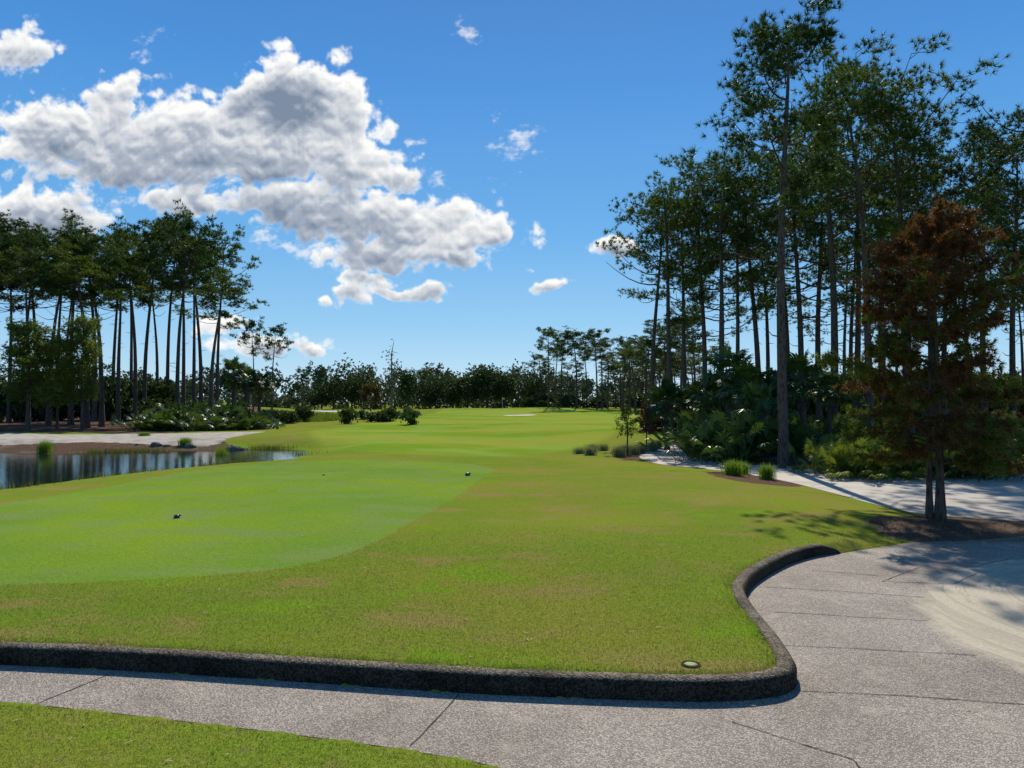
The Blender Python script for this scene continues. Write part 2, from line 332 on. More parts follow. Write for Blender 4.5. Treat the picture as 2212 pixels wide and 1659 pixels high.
# ---------- tree generators
def pine(seed,H=15.,cf=.5,spread=3.,nl=22,mneedle=M_needle,lean=.03,dens=1.,k=16,L=.27,w=.034,sub=(3,6),crooked=1.,cap=1.3):
    r=np.random.default_rng(seed);M=MB();n=12
    t=np.linspace(0,1,n);ph=r.uniform(0,6,4)
    wx=lean*H*t*t*math.cos(ph[0])+.2*crooked*np.sin(t*4+ph[1])*t;wy=lean*H*t*t*math.sin(ph[0])+.2*crooked*np.sin(t*5+ph[2])*t
    TP=np.stack([wx,wy,t*H*.97],1);R0=H*.0118
    TR=R0*(1-t)**.75*.9+.025;TR[0]*=1.25
    tube(M,TP,TR,8,0)
    C=[];D=[]
    for i in range(nl):
        f=((i+r.uniform(0,1))/nl)**.85;z=H*(1-cf)+f*cf*H*.96
        p0=np.array([np.interp(z,TP[:,2],TP[:,0]),np.interp(z,TP[:,2],TP[:,1]),z])
        az=i*2.4+r.uniform(-.8,.8)
        pr=(.45+.55*math.sin(math.pi*min(1,f*.62+.22)))*(1-.25*f**3)
        Lb=spread*pr*r.uniform(.45,1.3)
        if f>.5: Lb=min(Lb,spread*cap*(1.35-.75*f))
        el=math.radians(-5+50*f**1.3+r.uniform(-16,16))
        dv=np.array([math.cos(az)*math.cos(el),math.sin(az)*math.cos(el),math.sin(el)])
        tt=np.linspace(0,1,6)[:,None];side=np.array([-math.sin(az),math.cos(az),0])*r.uniform(-.35,.35)*Lb
        P=p0+dv*Lb*tt+side*np.sin(tt*3)*.6+np.array([0,0,1])*(tt**2*.28-.12*np.sin(tt*3.1))*Lb
        rb=np.linspace(1,.25,6)*(.014+.022*Lb*.55)
        tube(M,P,rb,5,0)
        if f<.25 and r.uniform()<.5: continue
        ns=r.integers(*sub)
        for j in range(ns+1):
            ts=r.uniform(.4,1) if j<ns else 1.
            q=np.array([np.interp(ts,tt[:,0],P[:,c]) for c in range(3)])
            a2=az+r.uniform(-1.2,1.2);e2=r.uniform(-.1,.7);l2=Lb*r.uniform(.14,.34)+.12
            d2=np.array([math.cos(a2)*math.cos(e2),math.sin(a2)*math.cos(e2),math.sin(e2)])
            q2=q+d2*l2;mid=(q+q2)/2+np.array([0,0,-.05])
            tube(M,[q,mid,q2],[.016,.012,.007],3,0)
            nt=int(r.integers(7,14)*dens)
            cs=q2+r.normal(size=(nt,3))*np.array([.26,.26,.13]);C.append(cs);D.append(cs-(q2-d2*.4-np.array([0,0,.25])))
    q=TP[-1];cs=q+r.normal(size=(int(34*dens),3))*[.5,.5,.35];C.append(cs);D.append(cs-q+[0,0,.4])
    C=np.vstack(C);D=np.vstack(D);tufts(M,C,D,k,L,w,1,1.0,r)
    for i in range(7):
        z=H*r.uniform(.25,1-cf);a=r.uniform(0,6.3);p0=np.array([np.interp(z,TP[:,2],TP[:,0]),np.interp(z,TP[:,2],TP[:,1]),z]);l=r.uniform(.3,1.1)
        tube(M,[p0,p0+[math.cos(a)*l*.6,math.sin(a)*l*.6,.05],p0+[math.cos(a)*l,math.sin(a)*l,r.uniform(-.2,.3)]],[.025,.018,.006],4,0)
    return M.mesh('pine_mesh',[M_bark,mneedle],(0,))
PH=15.
PR=[pine(20+i,PH,[.52,.44,.58,.42,.50][i],[3.1,2.7,2.9,3.1,2.6][i],[24,20,27,20,22][i],mneedle=M_needle_l if i in(1,) else M_needle,dens=1.2,lean=[.03,.06,.02,.05,.01][i],cap=1.15) for i in range(5)]
PL=[pine(40+i,20.,[.34,.30,.38,.32][i],[3.4,3.1,3.5,2.9][i],[22,19,24,19][i],k=12,L=.38,w=.06,mneedle=M_needle_l if i in(1,3) else M_needle,sub=(4,8),dens=1.05,lean=[.03,.05,.07,.04][i]) for i in range(4)]
tall=pine(81,14.2,.50,2.7,21,lean=.004,dens=1.6,k=22,L=.25,w=.026,cap=.95)
print('pines',time.time()-T0)
def putpine(ms,Hn,u,v,d,rz=None,s=None,name='pine_tree'):
    x,y=at(u,d);z=z1(x,y);h=topz(v,d)-z;k=h/Hn
    ms=ms[rng.integers(len(ms))] if isinstance(ms,list) else ms
    hx=(s if s else min(1.1,max(.7,k))*rng.uniform(.9,1.1))
    return obj(name,ms,(x,y,z-.05),rng.uniform(0,6.3) if rz is None else rz,(hx,hx,k))
x,y=at(1692,24.);obj('pine_tree',tall,(x,y,z1(x,y)-.05),2.2,(1,1,(topz(62,24)-z1(x,y))/14.2))
R=[(1880,175,30),(1800,150,35),(1965,195,33),(1590,400,40),(1640,390,40),(1450,412,42),(1408,450,46),(1520,430,42),(1730,330,38),(2015,310,38),(1770,350,44),(1905,370,47),(2128,330,32),(2190,295,34),(2095,440,42),(2262,240,27),(2350,300,30),(1480,440,50),(1555,350,38),(1970,400,50),(1660,470,52),(2230,400,46),(1840,440,54),(1850,270,42),(1560,480,52),(1700,480,50),(2040,420,46),(2420,250,26)]
for u,v,d in R: putpine(PR,PH,u,v,d)
for i in range(7):
    putpine(PR,PH,rng.uniform(1500,2350),rng.uniform(500,640),rng.uniform(55,75))
def ltop(u):
    return np.interp(u,[-400,0,60,120,190,250,300,360,395,430,480,530],[470,480,500,515,488,505,490,462,475,520,505,515])
for i in range(42):
    u=-330+i*(805/41)+rng.uniform(-8,8);d=rng.uniform(57,88);u=min(u,482)
    putpine(PL,20.,u,ltop(u)+(rng.uniform(0,25) if i%2 else rng.uniform(20,110)),d,s=rng.uniform(.8,1.05))
for u,v,d in [(548,700,95),(588,712,88),(655,800,150)]: putpine(PL,20.,u,v,d,s=.5)
for u,v,d in [(1185,716,150),(1212,728,155),(1246,722,150),(1290,718,148),(1312,770,150),(1345,752,140),(1372,760,130),(1410,706,120),(1440,725,118),(1470,700,110),(1395,740,135),(1268,750,160),(1330,790,160),(1500,690,105),(1228,790,160),(905,800,190),(1120,800,200),(1170,770,170),(1300,740,155),(1200,750,160),(1360,735,145)]:
    putpine(PL,20.,u,v,d,s=rng.uniform(.8,1.1))
for i in range(16): putpine(PL,20.,rng.uniform(1340,1560),rng.uniform(740,800),rng.uniform(110,170),s=1.)
# dead snag
r=np.random.default_rng(5);M=MB();tube(M,[(0,0,0),(.1,0,6),(.0,.1,11),(.5,0,14)],[.22,.17,.1,.03],6)
for i in range(26):
    z=r.uniform(4,13);a=r.uniform(0,6.3);l=r.uniform(.5,1.8);tube(M,[(0,0,z),(math.cos(a)*l,math.sin(a)*l,z+r.uniform(-.4,.6))],[.06,.02],4)
C=r.normal(size=(110,3))*[1.1,1.1,2.8]+[0,0,6.5];tufts(M,C,r.normal(size=(110,3)),16,.45,.1,1)
d=140;x,y=at(845,d);k=(topz(738,d))/14;obj('dead_tree',M.mesh('dead_tree',[M_dead,M_needle]),(x,y,z1(x,y)),0,(1,1,k))
# ---------- broadleaf crowns
def crown(M,c,rad,n,size,mi,r,k=5):
    nb=max(4,int(n/40));bc=unit(r.normal(size=(nb,3)))*r.uniform(.35,.85,(nb,1))
    p=bc[r.integers(nb,size=n)]+r.normal(size=(n,3))*.2
    p=np.array(c)+p*np.array(rad);tufts(M,p,p-np.array(c)+[0,0,.3],k,size,size*.5,mi,.6,r,True)
r=np.random.default_rng(99);M=MB()
for i in range(270):
    u=r.uniform(-500,2900);d=r.uniform(195,330);x,y=at(u,d);hh=r.uniform(8,14.5)*(d/230)
    tube(M,[(x,y,0),(x,y,hh*.6)],[.25,.15],5,0);w_=r.uniform(3.5,7)
    crown(M,(x,y,hh*.55),(w_,w_,hh*.45),120,1.,1,r,5)
for i in range(260):
    u=r.uniform(-500,2900);x,y=at(u,r.uniform(188,225));crown(M,(x,y,1.8),(4.5,3,3.),60,.95,1,r,4)
obj('distant_tree_line',M.mesh('distant_tree_line',[M_bark,M_fargreen]))
def broad(seed,H,wd,n=900,size=.28,mat=M_oak,trunkf=.35):
    r=np.random.default_rng(seed);M=MB();tube(M,[(0,0,0),(.1,0,H*trunkf),(0,.1,H*.8)],[H*.03,H*.022,H*.008],7,0)
    for i in range(9):
        a=i*2.4;z=H*(trunkf+r.uniform(0,.3));l=wd*r.uniform(.5,.85);tube(M,[(0,0,z),(math.cos(a)*l*.5,math.sin(a)*l*.5,z+l*.4),(math.cos(a)*l,math.sin(a)*l,z+l*.6)],[H*.012,H*.008,.01],5,0)
    crown(M,(0,0,H*(trunkf+(1-trunkf)*.55)),(wd,wd,H*(1-trunkf)*.5),n,size,1,r,7)
    return M.mesh('oak_mesh',[M_bark,mat],(0,))
OK=[broad(1,10,6.5,1500,.45,trunkf=.12),broad(2,9,5,1200,.45,trunkf=.15)]
for u,v,d,s in [(760,788,170,1.2),(720,812,175,.8),(1052,780,175,1.3),(1010,798,180,1.),(1090,796,170,.9),(880,790,165,.6),(930,805,180,.9),(980,812,185,.8),(680,830,170,.7),(1150,800,175,.9)]:
    x,y=at(u,d);z=z1(x,y);k=(topz(v,d)-z)/10;obj('oak_tree',OK[rng.integers(2)],(x,y,z-.1),rng.uniform(0,6),(s*.9,s*.9,k))
M_cyd=leaf('cypress_brown',(.07,.05,.02),(.12,.075,.03),.3)
RB=broad(3,4,1.6,350,.3,M_cyd,.25)
for u,v,d in [(800,835,105)]:
    x,y=at(u,d);z=z1(x,y);obj('cypress_tree',RB,(x,y,z-.05),0,(1,1,(topz(v,d)-z)/4))
# ---------- shrubs
def shrubmesh(seed,n=260,size=.16,mat=M_palm):
    r=np.random.default_rng(seed);M=MB()
    for i in range(8): a=r.uniform(0,6.3);tube(M,[(0,0,0),(math.cos(a)*.4,math.sin(a)*.4,.6)],[.03,.015],4,0)
    crown(M,(0,0,.5),(.9,.9,.55),n,size,1,r,8);return M.mesh('shrub_mesh',[M_bark,mat])
SH=[shrubmesh(1,420,.14,M_oak),shrubmesh(2,360,.16,M_palm),shrubmesh(3,300,.16,M_fargreen)]
def putsh(u,v,d,w,i=None,vt=None,name='shrub'):
    x,y=at(u,d);z=z1(x,y);h=(topz(vt,d)-z) if vt else w*.8
    obj(name,SH[rng.integers(3) if i is None else i],(x,y,z-.05),rng.uniform(0,6),(w,w,max(.3,h)/1.1))
for i in range(24):
    u=rng.uniform(320,570);d=rng.uniform(54,66);putsh(u,0,d,rng.uniform(1.2,2.2),0,rng.uniform(856,895) if u<520 else rng.uniform(885,900))
for i in range(44): putsh(rng.uniform(-300,400),0,rng.uniform(68,98),rng.uniform(2.,3.6),0,rng.uniform(800,870))
for i in range(24): putsh(rng.uniform(570,900),0,rng.uniform(66,125),rng.uniform(.8,1.6),rng.integers(3),rng.uniform(876,892))
for i in range(46): putsh(rng.uniform(1450,2400),0,rng.uniform(46,72),rng.uniform(1.8,3.4),0,rng.uniform(780,870))
for i in range(14): putsh(rng.uniform(1130,1480),0,rng.uniform(150,190),rng.uniform(2.5,4.),rng.integers(3),rng.uniform(840,868))
putsh(655,0,75,1.2,0,872)
# ---------- feathery cypress
def cypress(seed,H,wd,z0,nb,k=14,L=.10,w=.014,trunks=((0,0,.055),),mats=(M_cyg,M_cyr),rust=.5,dens=1.,rnd=False):
    r=np.random.default_rng(seed);M=MB();C=[];D=[]
    tps=[]
    for (ox,oy,tr_) in trunks:
        t=np.linspace(0,1,9)
        TP=np.stack([ox*(1-.4*t)+.05*np.sin(t*5+ox*9)*t,oy*(1-.4*t)+.05*np.sin(t*4)*t,t*H*(1 if tr_>.055 or len(trunks)==1 else .8)],1);rr=tr_*(1-t)**.8+.008;rr[0]*=1.4;tube(M,TP,rr,8,0);tps.append(TP)
    for i in range(nb):
        f=(i+.5)/nb;z=z0+(H*.98-z0)*f;TP=tps[i%len(tps)]
        if z>TP[-1,2]*.98: TP=tps[0]
        p0=np.array([np.interp(z,TP[:,2],TP[:,0]),np.interp(z,TP[:,2],TP[:,1]),z]);az=i*2.4+r.uniform(-.5,.5)
        if rnd: pr=.35+.65*math.sin(math.pi*(.15+.78*f))
        elif f<.5: pr=.6+.4*math.sin(math.pi*(f+.1))
        else: pr=1.0*(1-(f-.5)*2)**.7*.9+.1
        Lb=wd*pr*r.uniform(.5,1.2);el=r.uniform(-.05,.35)+.5*f
        dv=np.array([math.cos(az)*math.cos(el),math.sin(az)*math.cos(el),math.sin(el)])
        tt=np.linspace(0,1,5)[:,None];P=p0+dv*Lb*tt+np.array([0,0,-1])*tt**2*.15*Lb
        tube(M,P,np.linspace(1,.2,5)*(.008+.009*Lb),4,0)
        for j in range(int(4+9*Lb*dens)):
            ts=r.uniform(.2,1);q=np.array([np.interp(ts,tt[:,0],P[:,c]) for c in range(3)]);a2=az+r.uniform(-1.4,1.4);l2=r.uniform(.14,.38)*min(1,Lb)
            q2=q+np.array([math.cos(a2)*l2,math.sin(a2)*l2,r.uniform(-.12,.16)]);tube(M,[q,q2],[.005,.002],3,0)
            m_=int(6*dens)+1;s_=q+(q2-q)*r.uniform(.1,1.1,(m_,1))+r.normal(size=(m_,3))*(.2 if rnd else .045);C.append(s_);D.append(np.tile(q2-q+np.array([0,0,-.05]),(m_,1)))
    C=np.vstack(C);D=np.vstack(D)
    sel=(np.sin(C[:,0]*2.3+1+seed)*.8+np.sin(C[:,2]*1.7+C[:,1]*2)*.8+C[:,0]*.35+ (C[:,2]/H-.45)*2.6+r.normal(size=len(C))*.9)>(.5-rust)*4
    if (~sel).any(): tufts(M,C[~sel],D[~sel],k,L,w,1,.9,r)
    if sel.any(): tufts(M,C[sel],D[sel],k,L,w,2,.9,r)
    return M.mesh('cypress_mesh',[M_bark,*mats],(0,))
x,y=S(2022,1128,RZ);H=topz(462,y)+.12
cm=cypress(8,H,1.8,1.0,80,k=15,L=.11,w=.017,trunks=((.06,-.03,.07),(-.09,.05,.05)),rust=.5,dens=1.2)
obj('cypress_tree',cm,(x,y,z1(x,y)-.03),0)
lt=[cypress(12+i,9.,2.3,2.6,46,k=8,L=.26,w=.06,trunks=((0,0,.11),),mats=(M_cygl,M_cygl),dens=.75,rnd=True) for i in range(2)]
for u,v,d,s in [(62,700,50,1.),(178,690,52,.8),(-90,720,50,1.),(125,735,55,.8)]:
    x,y=at(u,d);z=z1(x,y);obj('cypress_tree',lt[rng.integers(2)],(x,y,z-.03),rng.uniform(0,6),(s,s,(topz(v,d)-z)/9))
for u,vb,vt,ru in [(1355,966,878,.0),(1396,966,872,1.)]:
    x,y=S(u,vb);z=z1(x,y);H=topz(vt,y)-z;obj('sapling',cypress(30+u,H,.5,H*.35,24,k=7,L=.10,w=.02,trunks=((0,0,.03),),rust=ru,dens=.5),(x,y,z-.02))
print('trees',time.time()-T0)
# ---------- palms
def fans(M,B,Dr,pet,R,r,nl=20,mi=1,pm=1):
    for b,d,p,Rr in zip(B,Dr,pet,R):
        d=unit(np.array(d));c=b+d*p+np.array([0,0,-.06*p]);tube(M,[b,b+d*p*.5,c],[.014,.011,.008],3,pm)
        side=unit(np.cross(d,[0,0,1.])+r.normal(size=3)*.15);a=np.linspace(-1.9,1.9,nl)+r.normal(size=nl)*.05
        e=unit(np.cos(a)[:,None]*d+np.sin(a)[:,None]*side);nrm=np.cross(side,d)
        l=Rr*(.75+.25*np.cos(a))[:,None]*r.uniform(.88,1.08,(nl,1));wd=Rr*.055
        perp=unit(np.cross(e,nrm))*wd
        mid=c+e*l*.55+nrm*.03;tip=c+e*l-np.array([0,0,1])*l*r.uniform(.1,.35,(nl,1))
        V=np.stack([np.tile(c,(nl,1)),mid+perp,tip,mid-perp],1).reshape(-1,3);q=np.arange(nl)*4
        M.add(V,np.concatenate([np.stack([q,q+1,q+3],1),np.stack([q+1,q+2,q+3],1)]),mi)
def sph(r,n,e0,e1):
    a=r.uniform(0,6.3,n);e=np.radians(r.uniform(e0,e1,n));return np.stack([np.cos(a)*np.cos(e),np.sin(a)*np.cos(e),np.sin(e)],1)
def palm(seed,h,nf=34,R=.85):
    r=np.random.default_rng(seed);M=MB();t=np.linspace(0,1,14);tube(M,np.stack([.1*t*t,.05*t,t*h],1),.15+.03*np.sin(np.arange(14)*2.1)-.02*t,9,0)
    for i in range(40):
        z=h*r.uniform(.45,1);a=r.uniform(0,6.3);b=np.array([math.cos(a)*.15,math.sin(a)*.15,z]);tube(M,[b,b+np.array([math.cos(a)*.16,math.sin(a)*.16,.22])],[.03,.012],4,0)
    B=np.tile([.1,.05,h],(nf,1))+r.normal(size=(nf,3))*.06;fans(M,B,sph(r,nf,-35,85),r.uniform(.55,1.05,nf),R*r.uniform(.8,1.1,nf),r,26)
    return M.mesh('palm_mesh',[M_bark,M_palm],(0,))
PM=[palm(1,2.6),palm(2,3.4,38),palm(3,1.7,32)]
for u,v,d,i in [(1440,818,33,0),(1572,745,32,1),(1615,775,29,1),(1735,755,28,1),(1500,830,42,0),(1480,840,46,2),(1545,800,38,0),(1670,790,30,1),(1640,830,27,2),(1790,800,34,1),(1860,790,36,1),(2120,800,34,1),(505,770,80,1),(530,790,82,1),(560,800,84,1)]:
    x,y=at(u,d);z=z1(x,y);ht=topz(v,d)-z;base=[2.6,3.4,1.7][i]+1.3;s=ht/base;obj('palm_tree',PM[i],(x,y,z-.05),rng.uniform(0,6),(min(s,1.25),min(s,1.25),s) if s<1.4 else (1.2,1.2,s))
def palmetto(seed,n,rad,R=.42,mat=M_palm):
    r=np.random.default_rng(seed);M=MB();B=r.normal(size=(n,3))*[rad*.45,rad*.45,0];D=sph(r,n,25,88)+B/rad*.6
    fans(M,B,D,r.uniform(.35,1.15,n),R*r.uniform(.8,1.15,n),r,18);return M.mesh('palmetto_mesh',[M_bark,mat])
PB=[palmetto(1,85,1.2),palmetto(2,75,1.1,.38),palmetto(3,80,1.2,.4,M_palmy)]
for u,vb,vt,i,s in [(1530,985,890,0,1.1),(1575,990,880,1,1.2),(1625,985,890,0,1.1),(1660,980,905,1,.9),(1600,975,870,0,1.2),(1555,960,880,0,1.1),(1730,985,905,0,.9),
    (1815,1015,935,2,.75),(1870,1020,925,2,.85),(1925,1022,925,2,.8),(1845,1000,920,2,.9),(1960,1015,930,1,.8),(2040,1018,910,0,.9),(2090,1020,905,1,1.),(2135,1015,905,0,.9),(2070,1000,895,0,1.),(2195,1005,925,2,.6),(2240,1010,915,0,.9),(2330,1010,900,1,1.),(2440,1005,900,0,1.),
    (1780,960,890,1,1.),(1850,955,880,0,1.2),(1960,960,880,1,1.2),(2000,950,870,0,1.3),(2150,955,880,1,1.2),(1500,950,880,1,1.),(1690,960,880,0,1.1)]:
    x,y=S(u,vb);z=z1(x,y);h=topz(vt,y)-z;obj('palmetto_bush',PB[i],(x,y,z-.02),rng.uniform(0,6),(s,s,h/1.35))
for u,vb,vt,s in [(370,925,865,1.9),(420,925,870,1.9),(470,928,870,1.9),(520,928,885,1.6),(450,915,860,2.2),(340,925,880,1.7),(545,925,895,1.3)]:
    x,y=S(u,vb);z=z1(x,y);h=topz(vt,y)-z;obj('palmetto_bush',PB[rng.integers(2)],(x,y,z-.02),rng.uniform(0,6),(s,s,h/1.35))
# ---------- grass clumps
def blade_clump(seed,n,H,rad,mat,w=.012,name='g'):
    r=np.random.default_rng(seed);M=MB();a=r.uniform(0,6.3,n);ln=r.uniform(.1,.75,n);h=H*r.uniform(.6,1.05,n)
    b=r.normal(size=(n,3))*[rad*.3,rad*.3,0];d=np.stack([np.cos(a),np.sin(a),0*a],1);s=np.stack([-np.sin(a),np.cos(a),0*a],1)*w/2
    up=np.array([0,0,1.]);P1=b+d*(ln*h*.35)[:,None]+up*(h*.6)[:,None];P2=b+d*(ln*h*.95)[:,None]+up*(h*(1-.25*ln))[:,None]
    V=np.stack([b-s,b+s,P1+s,P1-s,P2],1).reshape(-1,3);q=np.arange(n)*5
    M.add(V,np.stack([q,q+1,q+2,q+3],1),0);M.f.append((np.stack([q+3,q+2,q+4],1),0));return M.mesh(name,[mat])
GC=[blade_clump(1,520,.62,.55,M_grassy,.014),blade_clump(2,420,.6,.45,M_grassy,.014)];GG=blade_clump(3,380,.4,.5,M_grassg,.014)
for u,vb,vt,s in [(1583,1026,985,.8),(1605,1020,990,.6),(1656,1032,992,.7)]:
    x,y=S(u,vb,-.1);z=z1(x,y);obj('ornamental_grass',GC[0] if u<1600 else GC[1],(x,y,z-.02),rng.uniform(0,6),(s,s,(topz(vt,y)-z)/.62))
for u,vb,vt in [(1252,974,962),(1275,978,958),(1303,966,954),(1338,980,958),(1350,976,954),(1368,974,956),(1384,972,954),(1410,968,950),(1420,962,945),(1280,970,954)]:
    x,y=S(u,vb);z=z1(x,y);obj('ornamental_grass',GG,(x,y,z-.02),rng.uniform(0,6),(.75,.75,(topz(vt,y)-z)/.4))
for u,vb,vt in [(98,962,945),(400,955,940),(312,945,930),(478,965,950)]:
    x,y=S(u,vb);z=z1(x,y);obj('ornamental_grass',GC[0],(x,y,z-.02),0,(.8,.8,(topz(vt,y)-z)/.62))
def scatter_blades(name,P,H,mat,w,seed=0):
    r=np.random.default_rng(seed);n=len(P);a=r.uniform(0,6.3,n);h=H*r.uniform(.5,1.1,n);ln=r.uniform(.05,.4,n)
    d=np.stack([np.cos(a),np.sin(a),0*a],1);s=np.stack([-np.sin(a),np.cos(a),0*a],1)*w/2;tip=P+d*(ln*h)[:,None]+[0,0,1]*h[:,None]
    M=MB();M.add(np.stack([P-s,P+s,tip],1).reshape(-1,3),np.arange(3*n).reshape(-1,3));return obj(name,M.mesh(name,[mat]))
t=rng.uniform(0,1,16000)*len(lake);i0=t.astype(int)%len(lake);fr=(t%1)[:,None]
P=lake[i0]*(1-fr)+lake[(i0+1)%len(lake)]*fr+rng.normal(size=(16000,2))*.3
uu=np.sin(P[:,0]*.9)+np.sin(P[:,1]*1.3+P[:,0]*.37);k=(uu+rng.normal(size=16000)*.3>.3);k&=(P[:,1]<70)
k&=(~((P[:,1]<27)))|(rng.uniform(size=len(P))<.12)
P=P[k];P=np.hstack([P,np.maximum(zf(P[:,0],P[:,1]),-.4)[:,None]])
scatter_blades('lake_reeds',P,.24,M_reed,.025,1)
n=16000;P=np.stack([rng.uniform(0,1,n),rng.uniform(0,1,n)],1)
uu=570+P[:,0]*310;vv=896+P[:,1]*20*(1-.75*P[:,0]);PP=np.array([S(a,b) for a,b in zip(uu,vv)])
k=(np.sin(PP[:,0]*.8)+np.sin(PP[:,1]*.35+PP[:,0]*.4)+rng.normal(size=n)*.5)>-.2;PP=PP[k];PP=np.hstack([PP,zf(PP[:,0],PP[:,1])[:,None]])
scatter_blades('marsh_grass',PP,.42,M_marsh,.10,2)
# ---------- pine straw, litter
n=9000;q=mul[0];x=rng.uniform(5.2,9,n);y=rng.uniform(10,13.2,n);k=sdf(q,x,y)<.12;x=x[k];y=y[k];n=len(x);z=np.maximum(zf(x,y)+rng.uniform(.004,.03,n),-.13)
a=rng.uniform(0,6.3,n);d=np.stack([np.cos(a),np.sin(a),rng.uniform(-.15,.25,n)],1)*rng.uniform(.05,.11,(n,1));s=np.stack([-np.sin(a),np.cos(a),0*a],1)*.003
P=np.stack([x,y,z],1);M=MB();M.add(np.stack([P-d-s,P-d+s,P+d],1).reshape(-1,3),np.arange(3*n).reshape(-1,3));obj('pine_straw',M.mesh('pine_straw',[M_straw]))
ml,g=newmat('dry_leaf');out(g,pbsdf(g,(.42,.33,.2),.8,.2))
n=300;x=rng.uniform(-5,5.5,n);y=rng.uniform(4,13,n);k=(sdf(road,x,y)>.2)|(rng.uniform(size=n)<.25);x=x[k];y=y[k];n=len(x);z=np.maximum(zf(x,y),-.14)+.014
z=np.where(sdf(road,x,y)<.05,-.13,z)
a=rng.uniform(0,6.3,n);l=rng.uniform(.008,.05,n)[:,None];d=np.stack([np.cos(a),np.sin(a),rng.uniform(-.1,.2,n)],1)*l;s=np.stack([-np.sin(a),np.cos(a),0*a],1)*.004
P=np.stack([x,y,z],1);M=MB();M.add(np.stack([P-d,P+s,P+d,P-s],1).reshape(-1,3),np.arange(4*n).reshape(-1,4));obj('fallen_leaves',M.mesh('fallen_leaves',[ml]))
# ---------- small things
import bmesh
def blobmesh(name,parts,mat_):
    bm=bmesh.new()
    for (c,s) in parts:
        q=bmesh.ops.create_icosphere(bm,subdivisions=2,radius=1)['verts']
        for v_ in q: v_.co=Vector((v_.co.x*s[0]+c[0],v_.co.y*s[1]+c[1],v_.co.z*s[2]+c[2]))
    me=bpy.data.meshes.new(name);bm.to_mesh(me);bm.free();me.materials.append(mat_)
    for p in me.polygons:p.use_smooth=True
    return me
mk,g=newmat('marker_paint');out(g,pbsdf(g,(.03,.035,.05),.35,.5))
tm_=blobmesh('tee_marker',[((0,0,.04),(.07,.05,.045)),((.07,0,.065),(.028,.026,.026)),((.04,.045,.012),(.025,.018,.014)),((.04,-.045,.012),(.025,.018,.014)),((-.045,.04,.012),(.022,.018,.014)),((-.045,-.04,.012),(.022,.018,.014))],mk)
for u,v,s in [(382,1116,.75),(1010,1031,.95),(699,1029,.4)]:
    x,y=S(u,v);obj('tee_marker',tm_,(x,y,z1(x,y)),.3,s)
mr_,g=newmat('rock');pos=g.n('ShaderNodeNewGeometry').outputs['Position'];out(g,pbsdf(g,g.mix(g.nf(pos,6.,4.),(.05,.045,.04),(.2,.18,.16)),.9,.1))
r=np.random.default_rng(4)
for i in range(14):
    u=r.choice([290,320,350,420,500,515])+r.uniform(-15,15);x,y=S(u,969,-.3);s=r.uniform(.12,.28)
    me=blobmesh('rock',[((0,0,0),(1,.8,.6))],mr_)
    for v_ in me.vertices: v_.co*=1+r.uniform(-.22,.22)
    for p in me.polygons:p.use_smooth=False
    obj('rock',me,(x,y,z1(x,y)+s*.1),r.uniform(0,6),s)
M=MB();a=np.arange(24)/24*2*np.pi
def ring(r0,r1,z0,z1_,mi):
    V=np.concatenate([np.stack([np.cos(a)*r0,np.sin(a)*r0,0*a+z0],1),np.stack([np.cos(a)*r1,np.sin(a)*r1,0*a+z1_],1)]);i=np.arange(24);M.add(V,np.stack([i,(i+1)%24,(i+1)%24+24,i+24],1),mi)
ring(.075,.055,.004,.009,0);ring(.055,.05,.009,.003,0);ring(.05,.035,.003,.008,1);ring(.035,.001,.008,.010,1)
md,g=newmat('soil_rim');out(g,pbsdf(g,(.05,.04,.015),.95,.05));mp_,g=newmat('cover_plastic');out(g,pbsdf(g,(.20,.24,.08),.6,.2))
x,y=S(1492,1436);obj('irrigation_cover',M.mesh('irrigation_cover',[md,mp_]),(x,y,z1(x,y)+.004))
M=MB();tube(M,[(0,0,0),(0,0,2.2)],[.03,.02],6,0);M.add([(0,0,2.2),(.5,.05,2.05),(.48,.02,1.8),(0,0,1.8)],[[0,1,2,3]],1)
mw,g=newmat('flag_white');out(g,pbsdf(g,(.75,.75,.7),.6,.2));my,g=newmat('flag_yellow');out(g,pbsdf(g,(.7,.5,.1),.7,.2))
x,y=at(1085,148);obj('golf_flag',M.mesh('golf_flag',[mw,my]),(x,y,z1(x,y)))
# ---------- light
AZ=7.;EL=42.
ld=bpy.data.lights.new('sun','SUN');ld.energy=5.;ld.angle=math.radians(.53);ld.color=(1,.94,.83)
lo=bpy.data.objects.new('sun',ld);sc.collection.objects.link(lo)
sd=Vector((math.sin(math.radians(AZ))*math.cos(math.radians(EL)),math.cos(math.radians(AZ))*math.cos(math.radians(EL)),math.sin(math.radians(EL))))
lo.rotation_euler=(-sd).to_track_quat('-Z','Y').to_euler();lo.location=(0,0,40)
# ---------- clouds: a thin translucent shell 3 km out carrying cloud thickness plus painted light and shade, shown by emission
def perlin(x,y,seed):
    r=np.random.default_rng(seed);N=256;an=r.uniform(0,2*np.pi,(N,N));gx,gy=np.cos(an),np.sin(an)
    xi=np.floor(x).astype(int);yi=np.floor(y).astype(int);xf=x-xi;yf=y-yi
    f=lambda t:t*t*t*(t*(t*6-15)+10)
    def dt(i,j):
        a_=(xi+i)%N;b_=(yi+j)%N;return gx[a_,b_]*(xf-i)+gy[a_,b_]*(yf-j)
    u_=f(xf);v_=f(yf);return (dt(0,0)*(1-u_)+dt(1,0)*u_)*(1-v_)+(dt(0,1)*(1-u_)+dt(1,1)*u_)*v_
def fbm(x,y,o,seed,g_=.5,bil=False):
    s=0;a_=1.;t=0
    for i in range(o):
        p_=perlin(x*2**i+i*17.3,y*2**i+i*9.1,seed+i);s=s+a_*(np.abs(p_)*2 if bil else p_*1.5);t+=a_;a_*=g_
    return s/t
ST=2.1
